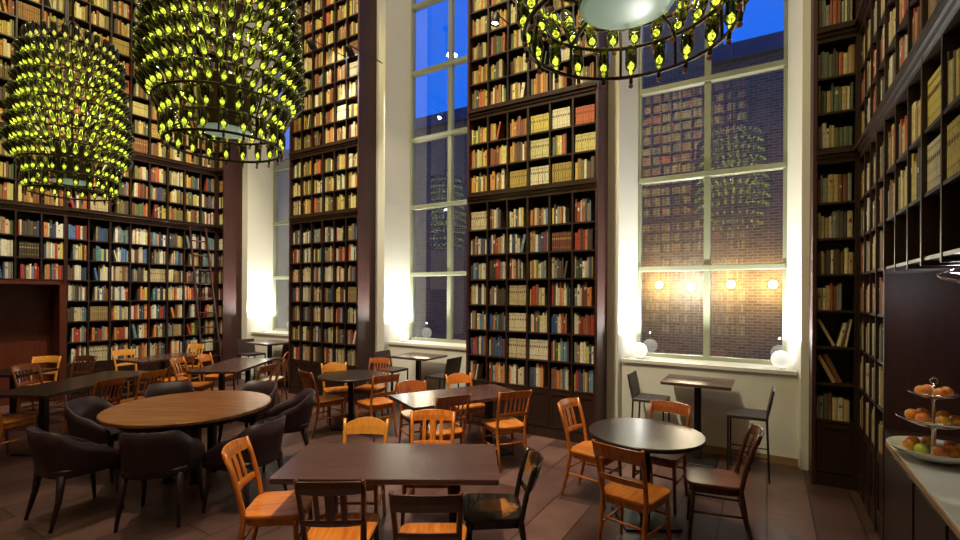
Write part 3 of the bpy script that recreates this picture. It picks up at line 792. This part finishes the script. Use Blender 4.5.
def round_table(l,d,R,label,mat,ped=1):
    t=thing('round_table',label,'table',V(l,d),AL,'round tables')
    mb=MB(); mb.lathe([(R-.008,.705),(R,.712),(R,.734),(R-.006,.74)],64,smooth=False); mb.build('tabletop',mat,t)
    mb=MB(); mb.lathe([(R*.3,.68),(R*.35,.7045)],24); mb.build('support_disc',M['black'],t)
    if ped==1: pedestal(t,0,0,.68,.46)
    else:
        mb=MB(); mb.lathe([(R*.84,.64),(R*.86,.7045)],48,smooth=False); mb.build('rim_apron',M['black'],t)
        for i in range(4):
            a=PI/4+i*PI/2; pedestal(t,.20*math.cos(a),.20*math.sin(a),.66,.10)
    return t
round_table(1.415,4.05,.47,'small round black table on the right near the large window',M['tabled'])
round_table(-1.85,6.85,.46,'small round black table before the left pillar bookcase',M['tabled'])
round_table(-3.00,4.94,.765,'large round golden oak table ringed by leather chairs',M['oak'],2)

# ------------------------------------------------------------------ globe lamps on sills
gl=0
for (x,y,where) in [(-1.47,6.56,'left end of the large right window sill'),(.13,6.52,'right end of the large right window sill'),(-5.58,6.56,'left end of the middle window sill'),(-9.60,6.56,'left end of the far left window sill')]:
    t=thing('globe_lamp','small white glowing globe lamp on the %s'%where,'lamp',(x,y,SILL),0,'globe lamps on the window sills')
    mb=MB(); mb.lathe([(.045,0),(.045,.012),(.03,.02)],20); mb.build('base',M['silver'],t)
    mb=MB(); mb.lathe([(max(.003,.10*math.sin(PI*i/12)),.112-.10*math.cos(PI*i/12)) for i in range(13)],24); g=mb.build('globe',M['globe'],t)

# ------------------------------------------------------------------ chandeliers
def bottle_mesh():
    mb=MB(); mb.lathe([(.006,-.075),(.011,-.07),(.011,-.02),(.016,.0),(.034,.035),(.036,.06),(.036,.145),(.028,.166),(.004,.172)],10); return mb
BM=bottle_mesh().mesh('bottle',M['bottle'])
def bulb_mb():
    mb=MB(); mb.lathe([(.003,.012),(.013,.020),(.020,.035),(.017,.052),(.007,.063),(.002,.074)],8); return mb
BUM=bulb_mb().mesh('bulb',M['bulb']); BUW=bulb_mb().mesh('bulb',M['bulbw'])
def tip_mb():
    mb=MB(); mb.lathe([(.003,-.105),(.013,-.097),(.014,-.085),(.006,-.074)],8); return mb
TIP=tip_mb().mesh('tip',M['cork'])
ZR=3.36; NRG=11
def rr(k): return [.51,.50,.59,.60,.585,.565,.545,.525,.505,.49,.47][k]
def chandelier(x,y,label,seed,ZR):
    R=random.Random(seed)
    t=thing('bottle_chandelier',label,'chandelier',(x,y,ZR),0,'bottle chandeliers over the tables')
    ca=Vector((-x,-y)).normalized()
    for k in range(NRG):
        mb=MB(); r=rr(k); mb.tube([(r*math.cos(a*PI/24),r*math.sin(a*PI/24),k*.185) for a in range(48)],.013,6,closed=True); mb.build('ring',M['bronze'],t)
        if k<2:
            pass
    for i in range(10):
        a=2*PI*i/10; mb=MB(); mb.tube([(rr(k)*math.cos(a)*.985,rr(k)*math.sin(a)*.985,k*.185) for k in range(NRG)],.008,6)
        mb.build('strut',M['bronze'],t)
    for i in range(5):
        a=2*PI*i/5; mb=MB(); mb.tube([(.20*math.cos(a),.20*math.sin(a),.30),(rr(1)*math.cos(a),rr(1)*math.sin(a),.185)],.010,6); mb.build('spoke',M['bronze'],t)
        mb=MB(); mb.tube([(.02*math.cos(a),.02*math.sin(a),2.3),(rr(10)*math.cos(a),rr(10)*math.sin(a),10*.185)],.008,6); mb.build('spoke',M['bronze'],t)
    mb=MB(); mb.lathe([(.232,.155),(.236,.17),(.236,.62),(.19,.66)],40,smooth=False); mb.build('drum',M['bronze'],t)
    mb=MB(); mb.lathe([(.03,.137),(.12,.139),(.20,.145),(.230,.154)],40); mb.build('diffuser',M['opal'],t)
    mb=MB(); mb.tube([(0,0,.6),(0,0,ZC-ZR-.03)],.016,8); mb.build('suspension_rod',M['bronze'],t)
    mb=MB(); mb.lathe([(.12,ZC-ZR-.05),(.12,ZC-ZR)],20); mb.build('ceiling_rose',M['bronze'],t)
    items=[]
    for k in range(NRG):
        n=[20,26,34,34,34,32,32,30,30,28,26][k]; r=rr(k)
        tilt=[.06,.45,.75,.90,.92,.90,.88,.86,.84,.80,.20][k]
        off=R.random()
        for i in range(n):
            a=2*PI*(i+off)/n; tt=tilt+R.uniform(-.06,.06)
            Mx=Matrix.Translation((r*math.cos(a),r*math.sin(a),k*.185+.03))@Matrix.Rotation(a,4,'Z')@Matrix.Rotation(tt,4,'Y')
            nearness=-(math.cos(a)*ca.x+math.sin(a)*ca.y) 
            items.append((nearness+ (k*.12),Mx,k))
    items.sort(key=lambda q:q[0])
    for _,Mx,k in items[:100]:
        b=bpy.data.objects.new('bottle',BM); C.objects.link(b); b.parent=t; b.matrix_local=Mx
        u=bpy.data.objects.new('bulb',BUM if k<10 else BUW); C.objects.link(u); u.parent=b
        c=bpy.data.objects.new('tip',TIP); C.objects.link(c); c.parent=b
    B=MB();U=MB();UW=MB();T=MB()
    for _,Mx,k in items[100:]:
        for src,dst in ((bottle_mesh(),B),(bulb_mb(),U if k<10 else UW),(tip_mb(),T)):
            dst.add([Mx@Vector(v) for v in src.v],src.f,None,True)
    b=B.build('bottle_rows',M['bottle'],t); b['kind']='stuff'
    u=U.build('glowing_bulbs',M['bulb'],b); u['kind']='stuff'
    u=UW.build('warm_glowing_bulbs',M['bulbw'],b); u['kind']='stuff'
    u=T.build('bottle_tips',M['cork'],b); u['kind']='stuff'
    return t
CHX=[(-7.97,2.6,'farthest tall green bottle chandelier, at left of photo'),(-4.42,2.6,'middle green bottle chandelier, left of centre with its rings open below'),(-.66,2.6,'nearest green bottle chandelier at top right of centre, seen from below')]
for i,(x,y,l) in enumerate(CHX): chandelier(x,y,l,i+3,(3.23,3.29,3.32)[i]).scale=((.93,.93,1),(.98,.98,1),(1.08,1.08,1))[i]

# ------------------------------------------------------------------ spot fixtures near the bookcases
def spot_fix(pos,aim,root,label):
    t=thing('spotlight',label,'spotlight',pos,0,'black spotlights at the bookcases')
    d=(Vector(aim)-Vector(pos)).normalized(); q=d.to_track_quat('Z','Y').to_matrix().to_4x4()
    mb=MB(); mb.lathe([(.03,-.11),(.05,-.08),(.055,.06),(.05,.065),(.045,.03)],16,M=q); mb.build('head',M['black'],t)
    mb=MB(); mb.lathe([(.044,.03),(.044,.036)],16,M=q); mb.build('lens',M['spotlens'],t)
    mb=MB(); r=Vector(root)-Vector(pos); mb.tube([(0,0,0),(0,0,.10),(r.x*.9,r.y*.9,.13),(r.x,r.y,.13)],.009,6); mb.build('arm',M['black'],t)
    L=bpy.data.lights.new('spot_beam','SPOT'); return t,d
def lamp(name,typ,loc,power,col,**kw):
    L=bpy.data.lights.new(name,typ); L.energy=power; L.color=col
    for k,v in kw.items():
        if k not in('rot','aim'): setattr(L,k,v)
    o=bpy.data.objects.new(name,L); C.objects.link(o); o.location=loc
    if 'aim' in kw:
        o.rotation_euler=(Vector(kw['aim'])-Vector(loc)).to_track_quat('-Z','Y').to_euler()
    return o
def wallpt(px,py,Y):
    k=(px-480)/FPX; g=(.8551*k-.5185)/(.8551+.5185*k); d=Y/(.8551+.5185*k)
    return Vector((Y*g,Y,EYE+(295-py)/FPX*d))
sp=[]
p=wallpt(311,47,5.15); t,d=spot_fix(p,(p.x+.2,5.9,p.z-.9),(p.x,5.86,0),'black spotlight lighting white books, upper part of left pillar bookcase'); sp.append((p,d,1))
p=wallpt(349,53,5.15); t,d=spot_fix(p,(p.x+.2,5.9,p.z-1.1),(p.x,5.86,0),'black spotlight right of the other, upper left pillar bookcase'); sp.append((p,d,.35))
p=wallpt(291,11,5.15); t,d=spot_fix(p,(p.x+.3,5.9,p.z-1.1),(p.x,5.86,0),'black spotlight near photo top, left edge of the pillar bookcase'); sp.append((p,d,.8))
p=wallpt(494,20,5.45); t,d=spot_fix(p,(p.x,5.2,p.z-1.2),(p.x,5.86,0),'black spotlight with bright lens near top of centre bookcase'); sp.append((p,d,.15))
for i,(p,d,k) in enumerate(sp):
    lamp('spot_bulb','SPOT',p+d*.08,110*k,(1,.9,.75),spot_size=math.radians(70),spot_blend=.6,shadow_soft_size=.03,aim=p+d)

# ------------------------------------------------------------------ outdoors
g=MB(); g.box(-40,25,YW+.2,40,-.2,-.05); struct('ground_outside',g,plain('asphalt',(.06,.06,.065),.8))
bd=thing('brick_building','long brick building across the yard, seen through the windows','building',(0,16,0))
mb=MB(); mb.box(-40,-8.72,0,6,-.05,8.9); mb.box(-1.58,20,0,6,-.05,8.9); mb.build('brick_wall',M['brick'],bd)
mb=MB(); mb.box(-40.2,-8.72,-.25,6.2,8.9,9.35); mb.box(-1.58,20.2,-.25,6.2,8.9,9.35); mb.build('roof',M['roofm'],bd)
tw=MB(); tw.box(-8.65,-1.62,.0,6.0,0,16); 
towr=thing('brick_tower','tall brick block rising behind the left pane of the large window','building',(0,16,-.05))
tw.build('brick_wall',M['brick'],towr)
mb=MB(); mb.box(-8.7,-1.6,-.1,6.1,16,16.2); mb.build('roof',M['roofm'],towr)
for k,(px,py,w,lab) in enumerate([(659,284,0,'leftmost'),(691,286,1,'second from left, whitest'),(731,283,0,'third from left'),(773,283,0,'rightmost')]):
    Y=15.85
    p=wallpt(px,py,Y)
    t=thing('outdoor_wall_lamp','glowing wall lamp on the brick wall outside the large window, %s'%lab,'lamp',p,0,'outdoor wall lamps')
    mb=MB(); mb.lathe([(.003,-.12),(.09,-.09),(.12,0),(.09,.09),(.003,.12)],14); mb.build('globe',M['sconcew'] if w else M['sconce'],t)
    mb=MB(); mb.box(-.04,.04,.06,.15,-.04,.04); mb.build('bracket',M['black'],t)
    lamp('outdoor_bulb','POINT',(p.x,p.y-.25,p.z),95 if not w else 120,(1,.82,.45) if not w else (.75,.9,1),shadow_soft_size=.1)
for xx in (-14,-9,-5,-1.5,2.5): lamp('brick_fill_light','POINT',(xx,11.5,2.6),85,(1,.82,.55),shadow_soft_size=.3)  # fill lights without fixtures, added to warm the brick wall

# ------------------------------------------------------------------ world + lights
w=bpy.data.worlds.new('World'); bpy.context.scene.world=w; w.use_nodes=True
N=w.node_tree.nodes; L=w.node_tree.links; bg=N['Background']
tc=N.new('ShaderNodeTexCoord'); sx=N.new('ShaderNodeSeparateXYZ'); L.new(tc.outputs['Generated'],sx.inputs[0])
r=N.new('ShaderNodeValToRGB'); r.color_ramp.elements[0].position=.0; r.color_ramp.elements[0].color=(.01,.16,.85,1); r.color_ramp.elements[1].position=.7; r.color_ramp.elements[1].color=(.0,.12,.85,1)
L.new(sx.outputs['Z'],r.inputs[0]); L.new(r.outputs[0],bg.inputs[0]); bg.inputs[1].default_value=1.3
WARMC=(1.0,.80,.52)
# sill uplights (the globes' own light) washing the reveals
for (x,y) in [(-1.50,6.60),(.16,6.58),(-5.60,6.60),(-9.62,6.60)]:
    lamp('globe_light','POINT',(x+(.03 if x<0 else -.03),y-.02,SILL+.30),3,(1,.98,.92),shadow_soft_size=.01)
    xx=x+(.09 if x<0 else -.09)
    sg=1 if (x<0) else -1
    lamp('globe_uplight','SPOT',(x+sg*.16,y-.05,SILL+.25),175,(1,.98,.88),spot_size=math.radians(165),spot_blend=.6,shadow_soft_size=.01,aim=(x+sg*.10,y-.06,SILL+2.6))
# chandelier glow
for x,y,_ in CHX:
    lamp('chandelier_glow','POINT',(x,y,ZR+1.0),38,(.95,1.0,.42),shadow_soft_size=.03)
    for zz in (.9,1.9):
        pass
lamp('ring_bulb','POINT',(.985,3.98,1.99),4,(.95,.97,1.0),shadow_soft_size=.04)
# unseen warm fill lights, added below the ceiling for the room's general light
for x,y,p in [(-8.4,3.6,.32),(-8.6,1.4,.3),(-6,4.0,.6),(-6,1.0,.5),(-3,3.8,.9),(-3,.6,.7),(-1.2,4.2,.3),(-.8,.6,.35)]:
    lamp('room_fill_light','AREA',(x,y,ZC-.1),p*75,(1.0,.86,.62),shape='DISK',size=.35,aim=(x,y+.3,0))
for tx,ty,p,fx,fy in [(*V(-.6,3.3).xy,1.7,-1.7,1.5),(*V(-.1,5.5).xy,1.35,-3.4,2.6),(*V(1.4,4.0).xy,.42,-2.2,2.2),(*V(-2.9,4.9).xy,.6,-6.2,2.2),(*V(-2.0,6.9).xy,1.1,-6.0,3.6),(*V(-4.5,8.2).xy,.8,-8,3.6)]:
    lamp('table_spot','SPOT',(fx,fy,8.8),p*1350,(1.0,.80,.56),spot_size=math.radians(26),spot_blend=.8,shadow_soft_size=.08,aim=(tx,ty,.5))
for tx,tz,ty,fx,fy,p,sz in [(-2.8,2.0,YB,-2.9,2.0,1.0,38),(-2.8,5.4,YB,-2.6,2.6,.36,50),(-6.9,2.0,YB,-6.4,2.2,.9,34),(-6.9,5.6,YB,-6.4,3.0,.26,46),(-10.4,2.0,4.7,-6.9,3.4,1.1,44),(-10.4,5.0,3.6,-7.0,2.4,.30,60),(-3.0,4.6,BACKY+.36,-3,.6,1.5,100),(-10.4,2.6,3.0,-6.6,1.8,.4,34),(.75,4.6,4.0,-2.4,2.8,.28,60)]:
    lamp('shelf_fill_spot','SPOT',(fx,fy,9.2),p*2000,(1.0,.89,.66) if tz<3 else (1.0,.84,.34),spot_size=math.radians(sz),spot_blend=.8,shadow_soft_size=.06,aim=(tx,ty,tz))  # unseen spots added up high to brighten the bookcases
# ------------------------------------------------------------------ camera, colour
cam=bpy.data.cameras.new('camera'); co=bpy.data.objects.new('camera',cam); C.objects.link(co)
cam.sensor_width=36; cam.lens=FPX/960*36; cam.shift_y=25/960; cam.clip_start=.02
co.matrix_world=Matrix.Translation((0,0,EYE))@Matrix.Rotation(AL,4,'Z')@Matrix.Rotation(PI/2,4,'X')@Matrix.Rotation(math.radians(.3),4,'Z')
sc=bpy.context.scene; sc.camera=co
sc.view_settings.view_transform='Standard'; sc.view_settings.look='None'; sc.view_settings.gamma=1; sc.view_settings.use_curve_mapping=False
sc.view_settings.exposure=0.0
try: sc.cycles.sample_clamp_indirect=3.0; sc.cycles.transparent_max_bounces=24
except Exception: pass
print('BOOKS',len(BOOKS),'solo',len(solo))
